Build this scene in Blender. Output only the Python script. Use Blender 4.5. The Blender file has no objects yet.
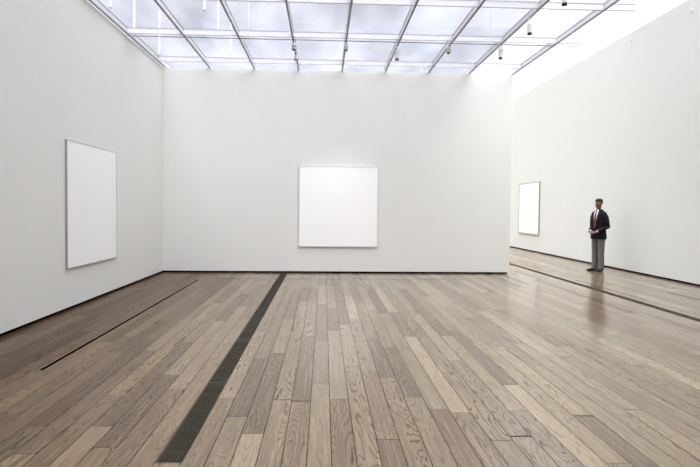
import bpy, bmesh, math, random
from mathutils import Vector, Matrix
random.seed(7)
C = bpy.context.scene.collection
PI = math.pi

# ------------------------------------------------------------------ materials
def S(r, g, b):
    f = lambda c: (c/255/12.92) if c/255 <= .04045 else ((c/255+.055)/1.055)**2.4
    return (f(r), f(g), f(b), 1)

def new_mat(name):
    m = bpy.data.materials.new(name); m.use_nodes = True
    nt = m.node_tree; nt.nodes.clear()
    out = nt.nodes.new('ShaderNodeOutputMaterial')
    return m, nt, out

def mat(name, col, rough=.6, metal=0, spec=.5, noise=0, scale=20, bump=0, stretch=(1, 1, 1)):
    m, nt, out = new_mat(name)
    N, L = nt.nodes, nt.links
    b = N.new('ShaderNodeBsdfPrincipled')
    b.inputs['Base Color'].default_value = col
    b.inputs['Roughness'].default_value = rough
    b.inputs['Metallic'].default_value = metal
    b.inputs['Specular IOR Level'].default_value = spec
    L.new(b.outputs[0], out.inputs[0])
    if noise or bump:
        tc = N.new('ShaderNodeTexCoord'); mp = N.new('ShaderNodeMapping')
        mp.inputs['Scale'].default_value = stretch
        L.new(tc.outputs['Object'], mp.inputs[0])
        n = N.new('ShaderNodeTexNoise'); n.inputs['Scale'].default_value = scale
        n.inputs['Detail'].default_value = 4
        L.new(mp.outputs[0], n.inputs['Vector'])
        if noise:
            mx = N.new('ShaderNodeMix'); mx.data_type = 'RGBA'
            mx.inputs['A'].default_value = tuple(c*(1-noise) for c in col[:3])+(1,)
            mx.inputs['B'].default_value = tuple(min(1, c*(1+noise)) for c in col[:3])+(1,)
            L.new(n.outputs['Fac'], mx.inputs['Factor']); L.new(mx.outputs['Result'], b.inputs['Base Color'])
        if bump:
            bp = N.new('ShaderNodeBump'); bp.inputs['Strength'].default_value = bump
            bp.inputs['Distance'].default_value = .002
            L.new(n.outputs['Fac'], bp.inputs['Height']); L.new(bp.outputs[0], b.inputs['Normal'])
    return m

def glass_mat(name, tint, trans, transl, cloud=0.0):
    m, nt, out = new_mat(name)
    N, L = nt.nodes, nt.links
    t = N.new('ShaderNodeBsdfTransparent'); t.inputs[0].default_value = tint
    d = N.new('ShaderNodeBsdfTranslucent'); d.inputs[0].default_value = transl
    g = N.new('ShaderNodeBsdfGlossy'); g.inputs['Roughness'].default_value = .08
    g.inputs[0].default_value = (.9, .9, .95, 1)
    m1 = N.new('ShaderNodeMixShader'); m1.inputs[0].default_value = trans
    if cloud:
        tc = N.new('ShaderNodeTexCoord'); mp = N.new('ShaderNodeMapping'); mp.inputs['Rotation'].default_value = (0, 0, .6)
        mp.inputs['Scale'].default_value = (.5, .18, 1)
        L.new(tc.outputs['Object'], mp.inputs[0])
        n = N.new('ShaderNodeTexNoise'); n.inputs['Scale'].default_value = 2; n.inputs['Detail'].default_value = 3
        L.new(mp.outputs[0], n.inputs['Vector'])
        r = N.new('ShaderNodeMapRange'); r.inputs['From Min'].default_value = .3; r.inputs['From Max'].default_value = .7
        r.inputs['To Min'].default_value = max(0, trans-cloud); r.inputs['To Max'].default_value = min(1, trans+cloud)
        L.new(n.outputs['Fac'], r.inputs[0]); L.new(r.outputs[0], m1.inputs[0])
    L.new(t.outputs[0], m1.inputs[1]); L.new(d.outputs[0], m1.inputs[2])
    m2 = N.new('ShaderNodeMixShader'); m2.inputs[0].default_value = .04
    L.new(m1.outputs[0], m2.inputs[1]); L.new(g.outputs[0], m2.inputs[2])
    L.new(m2.outputs[0], out.inputs[0])
    return m

def floor_mat():
    m, nt, out = new_mat('oak_planks')
    N, L = nt.nodes, nt.links
    def V(x):
        return x if not isinstance(x, (int, float)) else None
    def math_(op, a, b=None, c=None):
        n = N.new('ShaderNodeMath'); n.operation = op
        for i, x in enumerate((a, b, c)):
            if x is None: continue
            if isinstance(x, (int, float)): n.inputs[i].default_value = x
            else: L.new(x, n.inputs[i])
        return n.outputs[0]
    def comb(x, y, z=0):
        n = N.new('ShaderNodeCombineXYZ')
        for i, q in enumerate((x, y, z)):
            if isinstance(q, (int, float)): n.inputs[i].default_value = q
            else: L.new(q, n.inputs[i])
        return n.outputs[0]
    def white(v):
        n = N.new('ShaderNodeTexWhiteNoise'); n.noise_dimensions = '3D'; L.new(v, n.inputs['Vector'])
        return n.outputs['Value'], n.outputs['Color']
    def noise(v, scale, detail=2, rough=.5, dist=0):
        n = N.new('ShaderNodeTexNoise'); n.inputs['Scale'].default_value = scale
        n.inputs['Detail'].default_value = detail; n.inputs['Roughness'].default_value = rough
        n.inputs['Distortion'].default_value = dist
        L.new(v, n.inputs['Vector']); return n.outputs['Fac']
    def mixc(f, a, b, mode='MIX'):
        n = N.new('ShaderNodeMix'); n.data_type = 'RGBA'; n.blend_type = mode
        for k, q in (('Factor', f), ('A', a), ('B', b)):
            if isinstance(q, (int, float)): n.inputs[k].default_value = q
            elif isinstance(q, tuple): n.inputs[k].default_value = q
            else: L.new(q, n.inputs[k])
        return n.outputs['Result']
    def rng(x, a, b, c=0., d=1.):
        n = N.new('ShaderNodeMapRange'); L.new(x, n.inputs[0])
        for k, q in zip(('From Min', 'From Max', 'To Min', 'To Max'), (a, b, c, d)): n.inputs[k].default_value = q
        return n.outputs[0]
    geo = N.new('ShaderNodeNewGeometry'); sep = N.new('ShaderNodeSeparateXYZ')
    L.new(geo.outputs['Position'], sep.inputs[0]); X, Y = sep.outputs[0], sep.outputs[1]
    W = .148
    xr = math_('DIVIDE', math_('ADD', X, .087+W*100), W)
    row = math_('FLOOR', xr); fx = math_('SUBTRACT', xr, row)
    rv, _ = white(comb(row, 3.7))
    yy = math_('ADD', math_('MULTIPLY', Y, .58), math_('MULTIPLY', rv, 17.3))
    yy = math_('ADD', yy, math_('MULTIPLY', math_('SINE', math_('ADD', math_('MULTIPLY', Y, 2.3), math_('MULTIPLY', rv, 50))), .14))
    yy = math_('ADD', yy, 50)
    seg = math_('FLOOR', yy); fy = math_('SUBTRACT', yy, seg)
    idv, idc = white(comb(row, seg, 1.3)); id2, _ = white(comb(row, seg, 8.1)); id3, _ = white(comb(row, seg, 15.7))
    # plank tone
    ramp = N.new('ShaderNodeValToRGB'); L.new(idv, ramp.inputs[0]); cr = ramp.color_ramp
    cr.interpolation = 'LINEAR'
    stops = [(0, S(100, 79, 57)), (.12, S(122, 101, 78)), (.3, S(138, 118, 95)), (.5, S(148, 130, 107)),
             (.68, S(140, 128, 109)), (.85, S(162, 144, 122)), (1, S(184, 168, 146))]
    cr.elements[0].position, cr.elements[0].color = stops[0]; cr.elements[1].position, cr.elements[1].color = stops[-1]
    for p, c in stops[1:-1]:
        e = cr.elements.new(p); e.color = c
    col = ramp.outputs[0]
    # cathedral grain: contour lines of a stretched noise, different in every plank
    gx = math_('ADD', math_('MULTIPLY', math_('SUBTRACT', fx, .5), W*8.5), math_('MULTIPLY', idv, 91))
    gy = math_('ADD', math_('MULTIPLY', Y, .95), math_('MULTIPLY', id2, 57))
    warp = noise(comb(math_('MULTIPLY', X, 60), math_('MULTIPLY', Y, 12), row), 1.0, 4)
    base = noise(comb(gx, gy, math_('MULTIPLY', id3, 30)), 1.0, 1.0, .35, .3)
    ph = math_('ADD', math_('MULTIPLY', base, 125), math_('MULTIPLY', warp, 5))
    s = math_('SINE', ph)
    ring = rng(s, .15, 1.0)
    ring = math_('POWER', ring, 2.2)
    strength = rng(id3, .1, .9, .35, 1.0)
    ring = math_('MULTIPLY', ring, strength)
    pores = noise(comb(math_('MULTIPLY', X, 150), math_('MULTIPLY', Y, 6), math_('MULTIPLY', idv, 40)), 1.0, 3, .6)
    blotch = noise(comb(math_('MULTIPLY', X, 7), math_('MULTIPLY', Y, 2.2), math_('MULTIPLY', id2, 20)), 1.0, 3, .6)
    col = mixc(math_('MULTIPLY', ring, .95), col, S(48, 34, 22))
    col = mixc(rng(pores, .42, .72, 0, .45), col, S(78, 62, 45))
    col = mixc(rng(blotch, .35, .75, 0, .38), col, S(104, 84, 60))
    light = noise(comb(math_('MULTIPLY', X, 60), math_('MULTIPLY', Y, 1.5), math_('MULTIPLY', id2, 33)), 1.0, 3, .6)
    col = mixc(rng(light, .5, .8, 0, .4), col, S(190, 178, 158))
    # boards get darker and browner towards the left side
    left_fac = rng(math_('ADD', row, math_('MULTIPLY', rv, 3)), 83, 99, 1, 0)
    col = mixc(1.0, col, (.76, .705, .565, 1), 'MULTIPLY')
    col = mixc(left_fac, col, mixc(1.0, col, (.40, .305, .20, 1), 'MULTIPLY'))
    # joints
    ex = math_('MULTIPLY', math_('MINIMUM', fx, math_('SUBTRACT', 1, fx)), W)
    ey = math_('MULTIPLY', math_('MINIMUM', fy, math_('SUBTRACT', 1, fy)), 1.2)
    e = math_('MINIMUM', ex, ey)
    j = rng(e, .0022, .0032, 1, 0)
    col = mixc(math_('MULTIPLY', j, 1.0), col, S(12, 8, 5))
    b = N.new('ShaderNodeBsdfPrincipled'); L.new(col, b.inputs['Base Color'])
    rough = math_('ADD', rng(id2, 0, 1, .28, .42), math_('MULTIPLY', ring, .12))
    L.new(rough, b.inputs['Roughness']); b.inputs['Specular IOR Level'].default_value = .15
    cw = math_('MULTIPLY', math_('SUBTRACT', 1, j), math_('SUBTRACT', .95, math_('MULTIPLY', ring, .45)))
    cw = math_('MULTIPLY', cw, math_('SUBTRACT', 1, math_('MULTIPLY', left_fac, .8)))      # less coat towards the left side
    L.new(cw, b.inputs['Coat Weight']); b.inputs['Coat IOR'].default_value = 1.85; b.inputs['Coat Roughness'].default_value = .15
    h = math_('SUBTRACT', math_('MULTIPLY', rng(e, .001, .0045, 0, 1), 1.2), math_('MULTIPLY', ring, .25))
    h = math_('SUBTRACT', h, math_('MULTIPLY', pores, .15))
    h = math_('ADD', h, math_('MULTIPLY', idv, .25))
    bp = N.new('ShaderNodeBump'); bp.inputs['Strength'].default_value = .35; bp.inputs['Distance'].default_value = .002
    L.new(h, bp.inputs['Height']); L.new(bp.outputs[0], b.inputs['Normal'])
    L.new(b.outputs[0], out.inputs[0])
    return m

M = dict(
    wall=mat('white_plaster', S(226, 226, 222), .85, spec=.2, noise=.012, scale=2.5),
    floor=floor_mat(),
    black=mat('black_reveal', S(7, 7, 8), .9, spec=.05),
    channel=mat('dark_channel', S(10, 9, 8), .95, spec=.05),
    bar=mat('grate_steel', S(96, 90, 76), .5, spec=.3, noise=.15, scale=8),
    beam=mat('beam_paint', S(230, 229, 234), .5, noise=.02, scale=4),
    track=mat('track_metal', S(160, 158, 160), .45, metal=.3),
    gasket=mat('gasket_grey', S(186, 186, 190), .6),
    pane=glass_mat('tinted_pane', (.74, .745, .77, 1), .10, (.64, .66, .72, 1), .08),
    clear=glass_mat('clear_pane', (.86, .88, .91, 1), .02, (.9, .92, .95, 1)),
    clear_far=glass_mat('clear_pane_far', (.91, .925, .945, 1), .02, (.9, .92, .95, 1)),
    canvas=mat('white_canvas', S(250, 250, 248), .7, spec=.3, noise=.015, scale=9, bump=.15),
    canvas_l=mat('white_canvas_weave', S(247, 247, 245), .75, spec=.25, noise=.01, scale=14, bump=.2),
    frame=mat('silver_frame', S(206, 206, 204), .4, metal=.2),
    frame_l=mat('grey_edge', S(158, 158, 154), .5, metal=.2),
    lamp_white=mat('lamp_white', S(235, 237, 240), .4),
    lamp_black=mat('lamp_black', S(16, 16, 18), .35),
    post=mat('roof_post_paint', S(245, 247, 250), .5),
    skin=mat('brown_skin', S(112, 70, 54), .5, noise=.1, scale=40),
    lips=mat('lip_skin', S(120, 66, 56), .5),
    hair=mat('black_hair', S(16, 13, 12), .8, noise=.3, scale=200, bump=.8),
    suit=mat('navy_black_wool', S(17, 18, 26), .8, spec=.25, noise=.15, scale=150, bump=.3),
    trousers=mat('grey_wool', S(112, 110, 112), .85, spec=.2, noise=.12, scale=160, bump=.3),
    shirt=mat('white_cotton', S(238, 238, 240), .7),
    tie=mat('red_silk', S(112, 30, 40), .45, noise=.2, scale=60, stretch=(1, 1, 3)),
    leather=mat('black_leather', S(15, 13, 13), .3),
    eye=mat('eye_white', S(225, 220, 212), .3),
    iris=mat('dark_iris', S(20, 12, 9), .2),
)

# ------------------------------------------------------------------ helpers
def box(bm, x0, x1, y0, y1, z0, z1):
    v = [bm.verts.new(p) for p in ((x0, y0, z0), (x1, y0, z0), (x1, y1, z0), (x0, y1, z0),
                                   (x0, y0, z1), (x1, y0, z1), (x1, y1, z1), (x0, y1, z1))]
    for f in ((3, 2, 1, 0), (4, 5, 6, 7), (0, 1, 5, 4), (1, 2, 6, 5), (2, 3, 7, 6), (3, 0, 4, 7)):
        bm.faces.new([v[i] for i in f])

def loft(bm, rings, n=20, power=2.0):
    """rings: (centre, a, b, u, v) -> closed tube with capped ends"""
    prev = None; first = None
    for c, a, b, u, v in rings:
        cur = []
        for k in range(n):
            t = 2*PI*k/n; ct, st = math.cos(t), math.sin(t)
            ct = math.copysign(abs(ct)**(2/power), ct); st = math.copysign(abs(st)**(2/power), st)
            cur.append(bm.verts.new(Vector(c)+Vector(u)*a*ct+Vector(v)*b*st))
        if prev:
            for k in range(n):
                bm.faces.new((prev[k], prev[(k+1) % n], cur[(k+1) % n], cur[k]))
        else: first = cur
        prev = cur
    bm.faces.new(list(reversed(first))); bm.faces.new(prev)

UX, UY, UZ = Vector((1, 0, 0)), Vector((0, 1, 0)), Vector((0, 0, 1))
def hring(x, y, z, a, b): return ((x, y, z), a, b, UX, UY)

def limb(bm, pts, n=16, flat=1.0, side=None, cap=True):
    """pts: (pos, radius[, radius2]); rings perpendicular to the path, rounded ends"""
    P = [Vector(p[0]) for p in pts]; R = [p[1] for p in pts]; R2 = [(p[2] if len(p) > 2 else p[1]*flat) for p in pts]
    if cap:
        d0 = (P[0]-P[1]).normalized(); d1 = (P[-1]-P[-2]).normalized()
        PP = [P[0]+d0*R[0]*.85, P[0]+d0*R[0]*.5]+P+[P[-1]+d1*R[-1]*.5, P[-1]+d1*R[-1]*.85]
        RR = [R[0]*.4, R[0]*.82]+R+[R[-1]*.82, R[-1]*.4]; RR2 = [R2[0]*.4, R2[0]*.82]+R2+[R2[-1]*.82, R2[-1]*.4]
    else: PP, RR, RR2 = P, R, R2
    rings = []; ref = Vector(side) if side else None
    for i, p in enumerate(PP):
        t = (PP[min(i+1, len(PP)-1)]-PP[max(i-1, 0)]).normalized()
        if ref is None: ref = UX if abs(t.x) < .8 else UY
        u = (ref-t*ref.dot(t)).normalized(); v = t.cross(u)
        ref = u
        rings.append((p, RR[i], RR2[i], u, v))
    loft(bm, rings, n)

def sphere(bm, c, r, sc=(1, 1, 1), seg=16, rings=10, rot=None):
    mtx = Matrix.Translation(c)
    if rot: mtx = mtx @ rot
    mtx = mtx @ Matrix.Diagonal((r*sc[0], r*sc[1], r*sc[2], 1))
    bmesh.ops.create_uvsphere(bm, u_segments=seg, v_segments=rings, radius=1, matrix=mtx)

def obj(name, bm, m, parent=None, smooth=False, loc=None):
    bmesh.ops.recalc_face_normals(bm, faces=bm.faces[:])
    me = bpy.data.meshes.new(name); bm.to_mesh(me); bm.free()
    if smooth:
        for p in me.polygons: p.use_smooth = True
    ms = m if isinstance(m, (list, tuple)) else [m]
    for q in ms: me.materials.append(q)
    o = bpy.data.objects.new(name, me); C.objects.link(o)
    if parent: o.parent = parent
    if loc: o.location = loc
    return o

def tag(o, label=None, cat=None, group=None, kind=None):
    if label: o['label'] = label
    if cat: o['category'] = cat
    if group: o['group'] = group
    if kind: o['kind'] = kind
    return o

def thing(name, label, cat, loc=(0, 0, 0), rotz=0, group=None):
    o = bpy.data.objects.new(name, None); C.objects.link(o)
    o.location = loc; o.rotation_euler = (0, 0, rotz); o.empty_display_size = .1
    return tag(o, label, cat, group)

def boxobj(name, b, m, parent=None, bevel=0):
    bm = bmesh.new(); box(bm, *b)
    o = obj(name, bm, m, parent)
    if bevel:
        md = o.modifiers.new('bevel', 'BEVEL'); md.width = bevel; md.segments = 2
    return o

def struct(name, b, m, parent=None, label=None):
    o = boxobj(name, b, m, parent)
    if not parent: tag(o, label, None, None, 'structure')
    return o

# ------------------------------------------------------------------ room dimensions (m)
XL, XP, XW = -3.65, 4.36, 7.57
D, DT = 10.768, .42
YB, YF = -5.0, 26.0
ZP, ZC, ZG, ZW = 4.63, 4.64, 4.75, 5.93
BAYX = 4.9
REV = .038                                   # black shadow gap under every wall

GL = (-.975, -.81)                           # left floor grate
GR_ = (5.12, 5.285)                          # right floor grate
SLOT = (-2.57, -2.54)

# floor with real openings for the grates and the slot
holes = [(GL[0], GL[1], 2.73, D), (GR_[0], GR_[1], -2.0, 22.0), (SLOT[0], SLOT[1], 4.31, 9.64)]
xs = sorted({XL-.4, XW+.2, *[h[0] for h in holes], *[h[1] for h in holes]})
ys = sorted({YB-.2, YF+.2, *[h[2] for h in holes], *[h[3] for h in holes]})
bm = bmesh.new()
vg = {(i, j): bm.verts.new((x, y, 0)) for i, x in enumerate(xs) for j, y in enumerate(ys)}
for i in range(len(xs)-1):
    for j in range(len(ys)-1):
        cx, cy = (xs[i]+xs[i+1])/2, (ys[j]+ys[j+1])/2
        if any(h[0] < cx < h[1] and h[2] < cy < h[3] for h in holes): continue
        bm.faces.new((vg[i, j], vg[i+1, j], vg[i+1, j+1], vg[i, j+1]))
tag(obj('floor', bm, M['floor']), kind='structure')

# walls
struct('ceiling_bay_blocker', (BAYX, XW+.25, YB, 7.6, ZW+.01, ZW+.2), M['wall'])  # unseen opaque bay roof, added to keep skylight off the middle wall
struct('wall_left', (XL-.25, XL, YB, YF, REV, ZP), M['wall'])
struct('wall_center', (XL, XP, D, D+DT, REV, ZP), M['wall'])
struct('wall_right', (XW, XW+.25, YB, YF, REV, ZW), M['wall'])
struct('wall_rear', (XL, XW, YB-.25, YB, REV, ZW), M['wall'])
struct('wall_far', (XL, XW, YF, YF+.25, REV, ZW), M['wall'])
# recessed black bases
struct('baseboard_left', (XL-.22, XL-.012, YB, YF, 0, REV), M['black'])
struct('baseboard_center', (XL, XP-.05, D+.012, D+DT-.012, 0, REV), M['black'])
struct('baseboard_right', (XW+.012, XW+.22, YB, YF, 0, REV), M['black'])
struct('baseboard_rear', (XL, XW, YB-.2, YB-.012, 0, REV), M['black'])
struct('baseboard_far', (XL, XW, YF+.012, YF+.2, 0, REV), M['black'])

# thin flush metal seams and the open slot in the floor
bm = bmesh.new(); x0, x1, y0, y1 = SLOT[0], SLOT[1], 4.31, 9.64
box(bm, x0, x1, y0, y1, -.06, -.05); box(bm, x0-.004, x0, y0, y1, -.06, 0); box(bm, x1, x1+.004, y0, y1, -.06, 0)
box(bm, x0, x1, y0-.004, y0, -.06, 0); box(bm, x0, x1, y1, y1+.004, -.06, 0)
tag(obj('trim_1', bm, M['channel']), kind='structure')
seam = mat('brown_seam', S(92, 72, 58), .5)
for i, b in enumerate([(-2.61, 4.37, 9.84, 9.852), (6.385, 6.42, 5.0, 8.45), (6.44, 6.47, 14.4, 16.1)]):
    struct('trim_%d' % (i+2), (b[0], b[1], b[2], b[3], -.004, .0012), seam if i != 1 else M['channel'])

# ------------------------------------------------------------------ floor grates
def grate(x0, x1, y0, y1, label, nb=9):
    t = thing('floor_grate', label, 'floor grate', ((x0+x1)/2, y0, 0))
    w = (x1-x0)/2; Ln = y1-y0
    bm = bmesh.new(); fw = .005
    box(bm, -w, -w+fw, 0, Ln, -.03, 0); box(bm, w-fw, w, 0, Ln, -.03, 0)
    box(bm, -w+fw, w-fw, 0, fw, -.03, 0); box(bm, -w+fw, w-fw, Ln-fw, Ln, -.03, 0)
    obj('frame', bm, M['bar'], t)
    bm = bmesh.new(); p = (2*w-2*fw)/nb
    for k in range(nb):
        c = -w+fw+p*(k+.5); box(bm, c-.0014, c+.0014, fw, Ln-fw, -.016, -.001)
    q = .15
    while q < Ln-.05:
        box(bm, -w+fw, w-fw, q, q+.005, -.024, -.018); q += .3
    obj('bars', bm, M['bar'], t)
    boxobj('channel', (-w, w, -.01, Ln+.01, -.13, -.12), M['channel'], t)
    bm = bmesh.new(); box(bm, -w-.003, -w, 0, Ln, -.13, -.001); box(bm, w, w+.003, 0, Ln, -.13, -.001)
    box(bm, -w, w, -.004, 0, -.13, -.001); box(bm, -w, w, Ln, Ln+.004, -.13, -.001)
    obj('channel_side', bm, M['channel'], t)
grate(*GL, 2.73, 4.0, 'nearest dark slatted segment of the left floor grate, at the bottom of the photo')
grate(*GL, 4.0, 5.28, 'short middle segment of the dark metal floor grate left of centre')
grate(*GL, 5.28, D, 'long far segment of the dark metal floor grate running up to the middle wall')
grate(*GR_, -2.0, 22.0, 'long narrow dark floor grate running in front of the standing man on the right')

# ------------------------------------------------------------------ ceiling of glass panes in a white grid
BX = [-3.612, -2.605, -1.60, -.60, .397, 1.393, 2.391, 3.345, 4.372]
BY = [-5.0, -3.55, -2.0, -.45, 1.1, 2.65, 4.2, 5.72, 7.248, 8.722, 10.325]
DB = 11.35
ceil = bpy.data.objects.new('ceiling', None); C.objects.link(ceil); tag(ceil, kind='structure')
for i, x in enumerate(BX):
    bm = bmesh.new(); box(bm, x-.012, x+.012, YB, DB, ZC+.022, ZG-.006)
    b = obj('long_beam', bm, M['beam'], ceil)
    bm = bmesh.new(); box(bm, x-.015, x-.006, YB, DB, ZC, ZC+.022); box(bm, x+.006, x+.015, YB, DB, ZC, ZC+.022)
    box(bm, x-.006, x+.006, YB, DB, ZC+.014, ZC+.022)
    obj('track', bm, M['track'], b)
    bm = bmesh.new(); box(bm, x-.022, x+.022, YB, DB, ZG-.006, ZG-.001)
    obj('gasket', bm, M['gasket'], b)
for j, y in enumerate(BY):
    if j == 0: continue
    bm = bmesh.new(); box(bm, XL, BX[-1], y, y+.03, ZC+.006, ZG-.012)
    b = obj('cross_beam', bm, M['beam'], ceil)
    bm = bmesh.new(); box(bm, XL-.0, BX[-1], y-.004, y+.006, ZC, ZC+.008); box(bm, BX[-1]+.02, 4.86, y-.004, y+.008, ZC, ZC+.010)
    box(bm, XL, BX[-1], y-.006, y+.004, ZG-.012, ZG-.004); box(bm, BX[-1]+.02, 4.86, y-.006, y+.004, ZG-.014, ZG-.004)
    obj('edge_rail', bm, M['gasket'], b)
    if j % 2 == 1:
        bm = bmesh.new(); box(bm, XL, BX[-1], y+.14, y+.152, ZC, ZC+.012); box(bm, BX[-1]+.02, 4.86, y+.14, y+.15, ZC, ZC+.01)
        obj('thin_rail', bm, M['gasket'], ceil)
        boxobj('closing_strip', (XL, BX[-1], y+.03, y+.14, ZG-.02, ZG-.012), M['beam'], ceil)
GYS = BY+[DB]
for i in range(len(BX)):
    xa = XL-.2 if i == 0 else BX[i-1]; xb = BX[i]
    for j in range(len(GYS)-1):
        bm = bmesh.new()
        za = ZG
        box(bm, xa+.004, xb-.004, GYS[j]+.004, GYS[j+1]-.004, za, za+.004)
        shut = GYS[j+1] < -.4          # unseen panes behind the viewer, made opaque to darken the near floor
        if shut: obj('pane_blocker', bm, M['wall'], ceil)
        else: obj('glass_panel', bm, M['clear_far'] if i == len(BX)-1 else M['pane'], ceil)

# skylight over the bright bay on the right and over the room behind the middle wall
bm = bmesh.new(); box(bm, 4.9, XW, 7.6, DB, ZW+.01, ZW+.02)
w1 = obj('window_1', bm, M['clear']); tag(w1, kind='structure')
bm = bmesh.new(); box(bm, XL, XW, DB, YF, ZW+.01, ZW+.02)
tag(obj('window_2', bm, M['clear_far']), kind='structure')

# slim white roof posts and rods standing above the glass
def post(x, y, z0, z1, lab):
    t = thing('roof_post', lab, 'roof post', (x, y, z0), 0, 'white roof posts seen through the glass ceiling')
    boxobj('shaft', (-.013, .013, -.013, .013, 0, z1-z0), M['post'], t)
    boxobj('foot_plate', (-.02, .02, -.02, .02, 0, .006), M['post'], t)
for k, y in enumerate((7.9, 8.87, 10.2)):
    post(-3.53, y, ZG+.005, ZG+.9, ('nearest', 'middle', 'farthest')[k]+' white upright roof post above the glass, in the row beside the left wall')
for k, y in enumerate((7.9, 8.9, 10.1)):
    post(-2.0, y, ZG+.005, ZG+.75, ('nearest', 'middle', 'farthest')[k]+' white upright roof post above the glass, in the row between second and third beams')
t = thing('roof_rod', 'thin grey rod running crosswise above the glass ceiling', 'roof rod', (0, 9.3, 5.85))
boxobj('rod', (-1.5, 3.3, -.014, .014, -.014, .014), M['gasket'], t)
for x in (-1.5, 3.3): boxobj('rod_support', (x-.012, x+.012, -.012, .012, -1.09, .014), M['gasket'], t)

# ------------------------------------------------------------------ track lights
def track_light(x, y, drop, tilt, label, ln=.125):
    t = thing('track_spotlight', label, 'track light', (x, y, ZC), 0, 'track lights under the glass ceiling')
    bm = bmesh.new(); box(bm, -.013, .013, -.05, .05, -.024, 0); obj('adapter', bm, M['lamp_white'], t)
    bm = bmesh.new(); limb(bm, [((0, 0, -.02), .006), ((0, 0, -(drop-.15)), .006)], 10); obj('stem', bm, M['lamp_white'], t, True)
    R = Matrix.Translation((0, 0, -(drop-.14))) @ Matrix.Rotation(tilt, 4, 'X')
    bm = bmesh.new()
    loft(bm, [hring(0, 0, z, r, r) for z, r in ((.03, .02), (.028, .033), (.02, .036), (-ln, .036), (-ln, .030), (-ln+.015, .029))], 24)
    bm.transform(R); h = obj('housing', bm, M['lamp_white'], t)
    bm = bmesh.new(); loft(bm, [hring(0, 0, z, r, r) for z, r in ((-ln+.007, .0365), (-ln-.02, .0365), (-ln-.02, .029), (-ln-.003, .027))], 24)
    bm.transform(R); obj('snoot', bm, M['lamp_black'], h)
    bm = bmesh.new(); box(bm, -.042, -.037, -.01, .01, -.03, .05); box(bm, .037, .042, -.01, .01, -.03, .05); box(bm, -.042, .042, -.01, .01, .045, .05)
    bm.transform(Matrix.Translation((0, 0, -(drop-.14)))); obj('yoke', bm, M['lamp_white'], t)
    return t
track_light(-.60, 9.0, .20, .55, 'small black-mouthed track light, leftmost of the row below the glass ceiling', .06)
track_light(-.60, 9.75, .17, .4, 'tiny track light nearest the middle wall, behind the leftmost one', .05)
track_light(.397, 8.97, .20, .5, 'small dark-mouthed track light above the big white painting, second from left', .06)
track_light(1.393, 9.07, .26, .05, 'white cylinder track light with black mouth, right of the glowing painting')
track_light(2.391, 9.02, .19, .6, 'small track light showing only its black mouth, between two white cylinders', .06)
track_light(3.345, 8.87, .26, .02, 'white cylinder track light on the right beam, closest to the corner of the middle wall')
track_light(3.345, 7.61, .26, .02, 'white cylinder track light halfway up the right beam')
track_light(3.345, 6.5, .26, .02, 'white cylinder track light cut by the top edge of the photo')

# brackets high on the right wall
for y, z, lab in ((9.49, 5.68, 'small grey wall bracket high on the right wall, nearest to the viewer'),
                  (11.38, 5.74, 'small pale wall bracket high on the right wall, middle of three'),
                  (16.16, 5.70, 'tiny wall bracket high on the right wall, nearest the middle wall corner')):
    t = thing('wall_bracket', lab, 'bracket', (XW, y, z), 0, 'brackets on the right wall')
    boxobj('plate', (-.008, 0, -.03, .03, -.05, .05), M['beam'], t)
    bm = bmesh.new(); limb(bm, [((-.005, 0, -.01), .012), ((-.05, 0, -.01), .012)], 12); obj('stud', bm, M['beam'], t, True)

# ------------------------------------------------------------------ paintings
def painting(label, loc, rotz, w, h, depth, fw, canvas, frame):
    """front faces local -Y, back on the wall at y=0"""
    t = thing('painting', label, 'painting', loc, rotz)
    bm = bmesh.new(); box(bm, -w/2+fw, w/2-fw, -depth+.003, -.004, -h/2+fw, h/2-fw)
    o = obj('canvas', bm, canvas, t)
    md = o.modifiers.new('bevel', 'BEVEL'); md.width = .003; md.segments = 2
    bm = bmesh.new()
    box(bm, -w/2, w/2, -depth, 0, h/2-fw, h/2); box(bm, -w/2, w/2, -depth, 0, -h/2, -h/2+fw)
    box(bm, -w/2, -w/2+fw, -depth, 0, -h/2+fw, h/2-fw); box(bm, w/2-fw, w/2, -depth, 0, -h/2+fw, h/2-fw)
    obj('frame', bm, frame, t)
    return t
painting('glowing white square painting in a thin silver frame on the middle wall', (.3415, D, 1.533), 0, 1.828, 1.85, .040, .013, M['canvas'], M['frame'])
painting('white square canvas with grey edges on the left wall', (XL, 7.531, 1.515), PI/2, 1.575, 1.835, .03, .006, M['canvas_l'], M['frame_l'])
painting('white painting in a thin grey frame on the right wall, left of the standing man', (XW, 16.94, 1.562), -PI/2, 1.69, 1.89, .04, .028, M['canvas_l'], M['frame_l'])

# ------------------------------------------------------------------ the man
man = thing('person', 'man standing in black jacket, white shirt, red tie and grey trousers, hands clasped', 'person',
            (6.83, 11.36, 0), math.radians(-158+90))

def remesh(o, voxel, smooth=4, fac=.5):
    md = o.modifiers.new('remesh', 'REMESH'); md.mode = 'VOXEL'; md.voxel_size = voxel; md.use_smooth_shade = True
    if smooth:
        s = o.modifiers.new('smooth', 'SMOOTH'); s.iterations = smooth; s.factor = fac

# joint positions (x: his left is +x, front is -y)
sh = {s: Vector((s*.158, .012, 1.425)) for s in (-1, 1)}
el = {-1: Vector((-.212, .055, 1.12)), 1: Vector((.212, .055, 1.12))}
wr = {-1: Vector((-.080, -.200, .975)), 1: Vector((.080, -.195, .968))}
HD = Matrix.Translation((0, 0, 1.60)) @ Matrix.Rotation(math.radians(14), 4, 'Z') @ Matrix.Rotation(math.radians(3), 4, 'X') @ Matrix.Translation((0, 0, -1.60))

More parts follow.
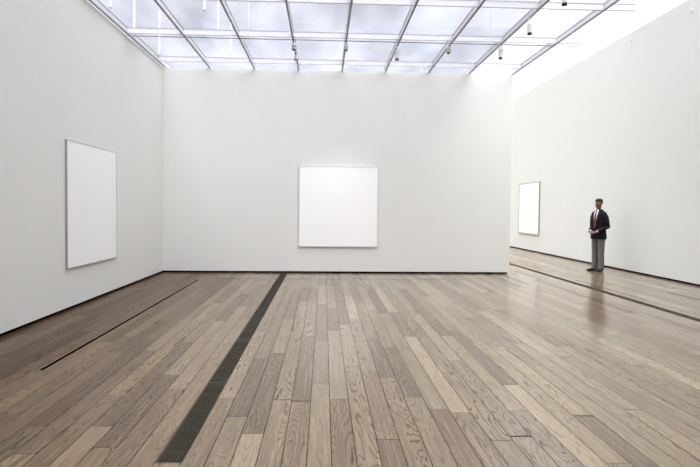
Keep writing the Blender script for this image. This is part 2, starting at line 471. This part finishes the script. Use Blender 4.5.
def head(bm):
    h = bmesh.new()
    prof = [(1.572, -.055, .022, .022), (1.580, -.048, .036, .040), (1.598, -.030, .051, .066), (1.622, -.018, .060, .082),
            (1.648, -.008, .067, .090), (1.675, .000, .071, .095), (1.702, .004, .074, .098), (1.728, .007, .075, .099),
            (1.752, .009, .072, .095), (1.772, .010, .062, .084), (1.788, .012, .044, .062), (1.797, .013, .020, .030)]
    loft(h, [hring(0, y, z, a, b) for z, y, a, b in prof], 24, 2.15)
    # nose, brow, cheeks, lips, chin, ears
    limb(h, [((0, -.094, 1.695), .008), ((0, -.104, 1.675), .010), ((0, -.112, 1.657), .012)], 10)
    for s in (-1, 1):
        sphere(h, (s*.012, -.101, 1.652), .0095, (1, 1, .8))
        limb(h, [((s*.010, -.092, 1.708), .008), ((s*.032, -.087, 1.712), .008), ((s*.052, -.070, 1.706), .007)], 10)
        sphere(h, (s*.042, -.066, 1.660), .020, (1, .9, .9))
        sphere(h, (s*.074, .006, 1.675), .020, (.35, .75, 1.45), rot=Matrix.Rotation(s*.3, 4, 'Z'))
    limb(h, [((-.022, -.086, 1.628), .006), ((0, -.096, 1.630), .008), ((.022, -.086, 1.628), .006)], 10)
    limb(h, [((-.018, -.084, 1.618), .007), ((0, -.092, 1.616), .009), ((.018, -.084, 1.618), .007)], 10)
    sphere(h, (0, -.075, 1.590), .018, (1.2, .9, .8))
    h.transform(HD)
    me = bpy.data.meshes.new('tmp'); h.to_mesh(me); h.free(); bm.from_mesh(me); bpy.data.meshes.remove(me)

def hand(bm, s):
    """hands folded in front of the belly; s=-1 his right (on top), s=+1 his left (below)"""
    w = wr[s]; inward = Vector((-s, -.25, -.12 if s < 0 else -.18)).normalized()
    palm_c = w+inward*.055+Vector((0, 0, -.004))
    fwd = inward; up = Vector((0, -.55, .83)); up = (up-fwd*up.dot(fwd)).normalized(); side = fwd.cross(up)
    limb(bm, [(w-fwd*.03, .027, .023), (w+fwd*.01, .028, .021), (w+fwd*.05, .041, .018), (w+fwd*.088, .041, .016)], 14, side=side)
    fd = Vector((0, -.35, -.94)) if s < 0 else Vector((0, .25, -.97))
    for k, ln in enumerate((.068, .078, .072, .056)):
        off = side*((k-1.5)*.0195)
        a = w+fwd*.090+off; b = a+fwd*ln*.42-up*.006
        c = b+(fwd*.35-up*.9).normalized()*ln*.36; d = c+(-fwd*.5-up*.8).normalized()*ln*.26
        limb(bm, [(a, .0096), (b, .0090), (c, .0082), (d, .0072)], 10)
    tb = w+fwd*.025-side*.026*(1 if s < 0 else -1)
    th = Vector((0, -.5, .4))
    t1 = tb+fwd*.03+up*.016; t2 = t1+fwd*.034+up*.004; t3 = t2+fwd*.024-up*.006
    limb(bm, [(tb, .014), (t1, .0115), (t2, .0100), (t3, .0085)], 10)

# the body: one continuous skin surface, shells fused by the voxel remesh
bm = bmesh.new()
head(bm)
loft(bm, [hring(0, .014, 1.43, .075, .065), hring(0, .012, 1.48, .062, .060), hring(0, .004, 1.54, .055, .057), hring(0, -.004, 1.62, .052, .058)], 20)
loft(bm, [hring(0, .01, z, a, b) for z, a, b in ((1.46, .10, .07), (1.42, .140, .08), (1.33, .155, .095), (1.2, .145, .095), (1.08, .14, .095), (.98, .155, .105), (.88, .155, .11), (.84, .12, .09))], 24)
for s in (-1, 1):
    limb(bm, [(sh[s]+Vector((-s*.02, 0, -.02)), .034), (sh[s].lerp(el[s], .5), .036), (el[s], .034), (el[s].lerp(wr[s], .4), .034), (wr[s], .024)], 14)
    hand(bm, s)
    limb(bm, [((s*.078, .01, .90), .072), ((s*.080, .008, .70), .066), ((s*.084, .0, .50), .050), ((s*.085, .012, .36), .048), ((s*.087, .02, .12), .034), ((s*.088, .01, .075), .034)], 16)
    limb(bm, [((s*.088, .03, .048), .024), ((s*.090, -.05, .040), .022)], 12)
body = obj('body', bm, M['skin'], man, True); remesh(body, .0052, 2, .4)

for s in (-1, 1):
    bm = bmesh.new(); sphere(bm, (s*.0315, -.0835, 1.690), .0095, (1.25, .7, .75)); bm.transform(HD); e = obj('eye', bm, M['eye'], man, True)
    bm = bmesh.new(); sphere(bm, (s*.0315+.001, -.0895, 1.690), .0048, (1, .5, 1)); bm.transform(HD); obj('iris', bm, M['iris'], e, True)
# short black hair
bm = bmesh.new()
loft(bm, [hring(0, y, z, a, b) for z, y, a, b in ((1.665, .040, .060, .070), (1.69, .030, .077, .078), (1.715, .022, .0795, .090), (1.738, .012, .081, .103),
          (1.758, .009, .079, .104), (1.778, .010, .070, .094), (1.794, .012, .052, .072), (1.806, .013, .026, .038))], 24, 2.1)
bm.transform(HD); o = obj('hair', bm, M['hair'], man, True); remesh(o, .006, 3)

# jacket torso profile: z, centre y, half width, half depth
TOR = [(.800, .012, .188, .138), (.90, .010, .186, .138), (1.00, .008, .178, .132), (1.10, .008, .168, .126), (1.20, .008, .174, .126),
       (1.30, .010, .188, .128), (1.38, .012, .196, .120), (1.43, .014, .190, .104), (1.465, .016, .160, .090), (1.495, .018, .115, .080), (1.525, .020, .082, .070), (1.54, .020, .070, .064)]
def tor(z):
    for (a, b) in zip(TOR, TOR[1:]):
        if a[0] <= z <= b[0]:
            f = (z-a[0])/(b[0]-a[0]); return [a[i]+(b[i]-a[i])*f for i in range(4)]
    return TOR[-1] if z > 1.4 else TOR[0]
PW = 2.3
def front(x, z, off=0):
    _, cy, a, b = tor(z); a += off; b += off
    q = min(.999, abs(x)/a); return cy-b*(1-q**PW)**(1/PW)
def patch(edges, off, thick, nx=6):
    """edges: list of (z, xl, xr); a curved panel hugging the chest, with thickness"""
    bm = bmesh.new(); G = []
    for z, xl, xr in edges:
        rr = []
        for k in range(nx+1):
            x = xl+(xr-xl)*k/nx; rr.append(bm.verts.new((x, front(x, z)-off, z)))
        G.append(rr)
    for i in range(len(G)-1):
        for k in range(nx): bm.faces.new((G[i][k], G[i][k+1], G[i+1][k+1], G[i+1][k]))
    r = bmesh.ops.extrude_face_region(bm, geom=bm.faces[:])
    for v in [g for g in r['geom'] if isinstance(g, bmesh.types.BMVert)]: v.co.y -= thick
    return bm

bm = bmesh.new()
loft(bm, [hring(0, cy, z, a, b) for z, cy, a, b in TOR], 32, PW)
for s in (-1, 1):
    limb(bm, [(sh[s]+Vector((-s*.02, 0, .0)), .058), (sh[s].lerp(el[s], .3)+Vector((s*.006, 0, 0)), .058, .062), (sh[s].lerp(el[s], .7)+Vector((s*.006, 0, 0)), .053, .058),
              (el[s]+Vector((s*.004, .004, -.012)), .051), (el[s].lerp(wr[s], .35)+Vector((0, 0, -.008)), .048), (el[s].lerp(wr[s], .80), .041)], 20)
jacket = obj('jacket', bm, M['suit'], man, True); remesh(jacket, .009, 4)
md = jacket.modifiers.new('folds', 'DISPLACE'); tx = bpy.data.textures.new('folds', 'CLOUDS'); tx.noise_scale = .12
md.texture = tx; md.strength = .012; md.mid_level = .5
for s in (-1, 1):                                    # lapels, collar roll, pocket flaps
    E = [(1.50, .050, .080), (1.475, .052, .094), (1.43, .052, .118), (1.37, .046, .118), (1.30, .040, .098), (1.20, .026, .070), (1.10, .012, .036), (1.06, .004, .014)]
    E = [(z, min(s*a, s*b), max(s*a, s*b)) for z, a, b in E]
    obj('lapel', patch(E, .010, .006, 4), M['suit'], jacket, True)
    E = [(.965, .075, .155), (.92, .075, .155)]
    E = [(z, min(s*a, s*b), max(s*a, s*b)) for z, a, b in E]
    obj('pocket_flap', patch(E, .010, .004, 4), M['suit'], jacket)
for z in (1.035, .93):
    bm = bmesh.new(); sphere(bm, (.012, front(.012, z)-.010, z), .009, (1, .5, 1)); obj('button', bm, M['leather'], jacket, True)
# shirt front, collar and cuffs
E = [(1.53, -.036, .036), (1.50, -.048, .048), (1.47, -.056, .056), (1.42, -.060, .060), (1.36, -.054, .054), (1.28, -.045, .045), (1.18, -.032, .032), (1.10, -.016, .016), (1.06, -.006, .006)]
shirt = obj('shirt', patch(E, .006, .003, 8), M['shirt'], man, True)
bm = bmesh.new()
for s in (-1, 1):
    pts = []
    for k in range(9):
        a = k/8*PI; pts.append((s*math.sin(a)*.060, .010+math.cos(a)*.058, 1.532+.020*math.cos(a)))
    for p, q in zip(pts, pts[1:]):
        vs = [bm.verts.new((x, y, z+dz)) for (x, y, z), dz in ((p, -.022), (q, -.022), (q, .020), (p, .020))]; bm.faces.new(vs)
bmesh.ops.remove_doubles(bm, verts=bm.verts[:], dist=.001)
o = obj('collar', bm, M['shirt'], shirt, True); md = o.modifiers.new('solid', 'SOLIDIFY'); md.thickness = .007
for s in (-1, 1):
    bm = bmesh.new(); d = (wr[s]-el[s]).normalized()
    limb(bm, [(el[s].lerp(wr[s], .74), .034), (el[s].lerp(wr[s], .84), .033), (el[s].lerp(wr[s], .90), .032)], 18, cap=False)
    obj('cuff', bm, M['shirt'], shirt, True)
# tie with knot
E = [(1.488, -.016, .016), (1.40, -.021, .021), (1.30, -.028, .028), (1.20, -.033, .033), (1.12, -.034, .034), (1.08, -.020, .020), (1.055, -.003, .003)]
tie = obj('tie', patch(E, .0125, .006, 4), M['tie'], man, True)
bm = bmesh.new(); limb(bm, [((0, front(0, 1.475)-.024, 1.475), .013), ((0, front(0, 1.50)-.020, 1.505), .019)], 12, flat=.6); obj('knot', bm, M['tie'], tie, True)
# trousers
bm = bmesh.new()
loft(bm, [hring(0, .010, z, a, b) for z, a, b in ((1.02, .150, .108), (.94, .160, .118), (.86, .160, .120), (.80, .150, .112))], 24, 2.3)
for s in (-1, 1):
    limb(bm, [((s*.078, .010, .86), .084, .104), ((s*.080, .008, .72), .081, .094), ((s*.083, .004, .52), .071, .080), ((s*.085, .010, .34), .066, .076),
              ((s*.087, .010, .16), .064, .078), ((s*.088, .0, .055), .063, .084)], 22, side=(1, 0, 0))
o = obj('trousers', bm, M['trousers'], man, True); remesh(o, .010, 3)
md = o.modifiers.new('folds', 'DISPLACE'); tx2 = bpy.data.textures.new('tfolds', 'CLOUDS'); tx2.noise_scale = .09
md.texture = tx2; md.strength = .014; md.mid_level = .5
# shoes
for s, yaw in ((-1, -.28), (1, .20)):
    bm = bmesh.new()
    loft(bm, [((0, y, z), a, b, UX, UZ) for y, z, a, b in ((.105, .040, .016, .025), (.098, .044, .030, .036), (.06, .050, .037, .045), (.01, .052, .037, .046),
              (-.05, .042, .040, .036), (-.10, .034, .047, .027), (-.15, .030, .045, .023), (-.185, .027, .034, .018), (-.200, .024, .016, .010))], 20, 2.3)
    Rm = Matrix.Translation((s*.088, -.005, 0)) @ Matrix.Rotation(yaw, 4, 'Z')
    bm.transform(Rm); shoe = obj('shoe', bm, M['leather'], man, True)
    bm = bmesh.new(); pts = [(.042*math.sin(a)*(1.08 if math.cos(a) < 0 else .92), .155*math.cos(a)-.048) for a in [2*PI*k/24 for k in range(24)]]
    lo = [bm.verts.new((x, y, 0)) for x, y in pts]; hi = [bm.verts.new((x, y, .016)) for x, y in pts]
    bm.faces.new(lo); bm.faces.new(hi)
    for k in range(24): bm.faces.new((lo[k], lo[(k+1) % 24], hi[(k+1) % 24], hi[k]))
    bm.transform(Rm); obj('sole', bm, M['leather'], shoe)

# ------------------------------------------------------------------ light
w = bpy.data.worlds.new('World'); bpy.context.scene.world = w; w.use_nodes = True
nt = w.node_tree; N, L = nt.nodes, nt.links; N.clear()
out = N.new('ShaderNodeOutputWorld'); bg = N.new('ShaderNodeBackground'); L.new(bg.outputs[0], out.inputs[0])
tc = N.new('ShaderNodeTexCoord'); sp = N.new('ShaderNodeSeparateXYZ'); L.new(tc.outputs['Generated'], sp.inputs[0])
nz = N.new('ShaderNodeTexNoise'); nz.inputs['Scale'].default_value = 5; nz.inputs['Detail'].default_value = 4; L.new(tc.outputs['Generated'], nz.inputs['Vector'])
ad = N.new('ShaderNodeMath'); ad.operation = 'MULTIPLY_ADD'; L.new(nz.outputs['Fac'], ad.inputs[0]); ad.inputs[1].default_value = .25; L.new(sp.outputs[0], ad.inputs[2])
rp = N.new('ShaderNodeValToRGB'); L.new(ad.outputs[0], rp.inputs[0])
e = rp.color_ramp.elements
e[0].position = .05; e[0].color = SKY_L = (.86, .88, .95, 1)
e[1].position = .50; e[1].color = (1.35, 1.35, 1.35, 1)
q = e.new(.37); q.color = (.92, .94, 1.0, 1)
zc = N.new('ShaderNodeMapRange'); L.new(sp.outputs[2], zc.inputs[0]); zc.inputs['From Min'].default_value = .45; zc.inputs['From Max'].default_value = .7
zm = N.new('ShaderNodeMix'); zm.data_type = 'RGBA'; L.new(zc.outputs[0], zm.inputs['Factor']); L.new(rp.outputs[0], zm.inputs['A'])
zm.inputs['B'].default_value = (.90, .90, .90, 1); L.new(zm.outputs['Result'], bg.inputs[0])
zr = N.new('ShaderNodeMapRange'); L.new(sp.outputs[2], zr.inputs[0])      # overcast sky, brighter towards the zenith
for k_, v_ in zip(('From Min', 'From Max', 'To Min', 'To Max'), (.70, 1.0, 1.0, 13.0)): zr.inputs[k_].default_value = v_
L.new(zr.outputs[0], bg.inputs[1])

def sun(name, d, e, ang, col=(1, 1, 1)):
    l = bpy.data.lights.new(name, 'SUN'); l.energy = e; l.angle = math.radians(ang); l.color = col
    o = bpy.data.objects.new(name, l); C.objects.link(o); o.rotation_euler = Vector(d).to_track_quat('-Z', 'Y').to_euler()
sun('sun', (-.42, 1.15, -1), 4.3, 60, (1, .985, .965))

def spot(x, y, z, tgt, e, size, blend=.6, r=.03):
    l = bpy.data.lights.new('spot', 'SPOT'); l.energy = e; l.spot_size = math.radians(size); l.spot_blend = blend; l.shadow_soft_size = r
    o = bpy.data.objects.new('spot', l); C.objects.link(o); o.location = (x, y, z)
    o.rotation_euler = (Vector(tgt)-Vector((x, y, z))).to_track_quat('-Z', 'Y').to_euler()

for x_, y_ in ((-.60, 9.0), (.397, 8.97), (1.393, 9.07)):
    spot(x_, y_-.05, 4.38, (.3415, D, 1.45), 26, 44, 1.0)

# ------------------------------------------------------------------ camera
cam = bpy.data.cameras.new('camera'); co = bpy.data.objects.new('camera', cam); C.objects.link(co)
yaw, pitch, roll = .0375, .0262, .0101
fw = Vector((math.sin(yaw)*math.cos(pitch), math.cos(yaw)*math.cos(pitch), -math.sin(pitch)))
rt = Vector((math.cos(yaw), -math.sin(yaw), 0)); up = rt.cross(fw)
R_ = rt*math.cos(roll)+up*math.sin(roll); U_ = -rt*math.sin(roll)+up*math.cos(roll)
co.matrix_world = Matrix(((R_.x, U_.x, -fw.x, 0), (R_.y, U_.y, -fw.y, 0), (R_.z, U_.z, -fw.z, 1.5), (0, 0, 0, 1)))
cam.sensor_width = 36; cam.lens = 467.1143/700*36
cam.shift_x = 8.9115/700; cam.shift_y = -13.0644/700
cam.clip_start = .05; cam.clip_end = 200
sc = bpy.context.scene; sc.camera = co
sc.view_settings.view_transform = 'Standard'; sc.view_settings.look = 'None'; sc.view_settings.gamma = 1
sc.view_settings.use_curve_mapping = False
sc.view_settings.exposure = .09
sc.cycles.max_bounces = 10; sc.cycles.diffuse_bounces = 6; sc.cycles.transparent_max_bounces = 12
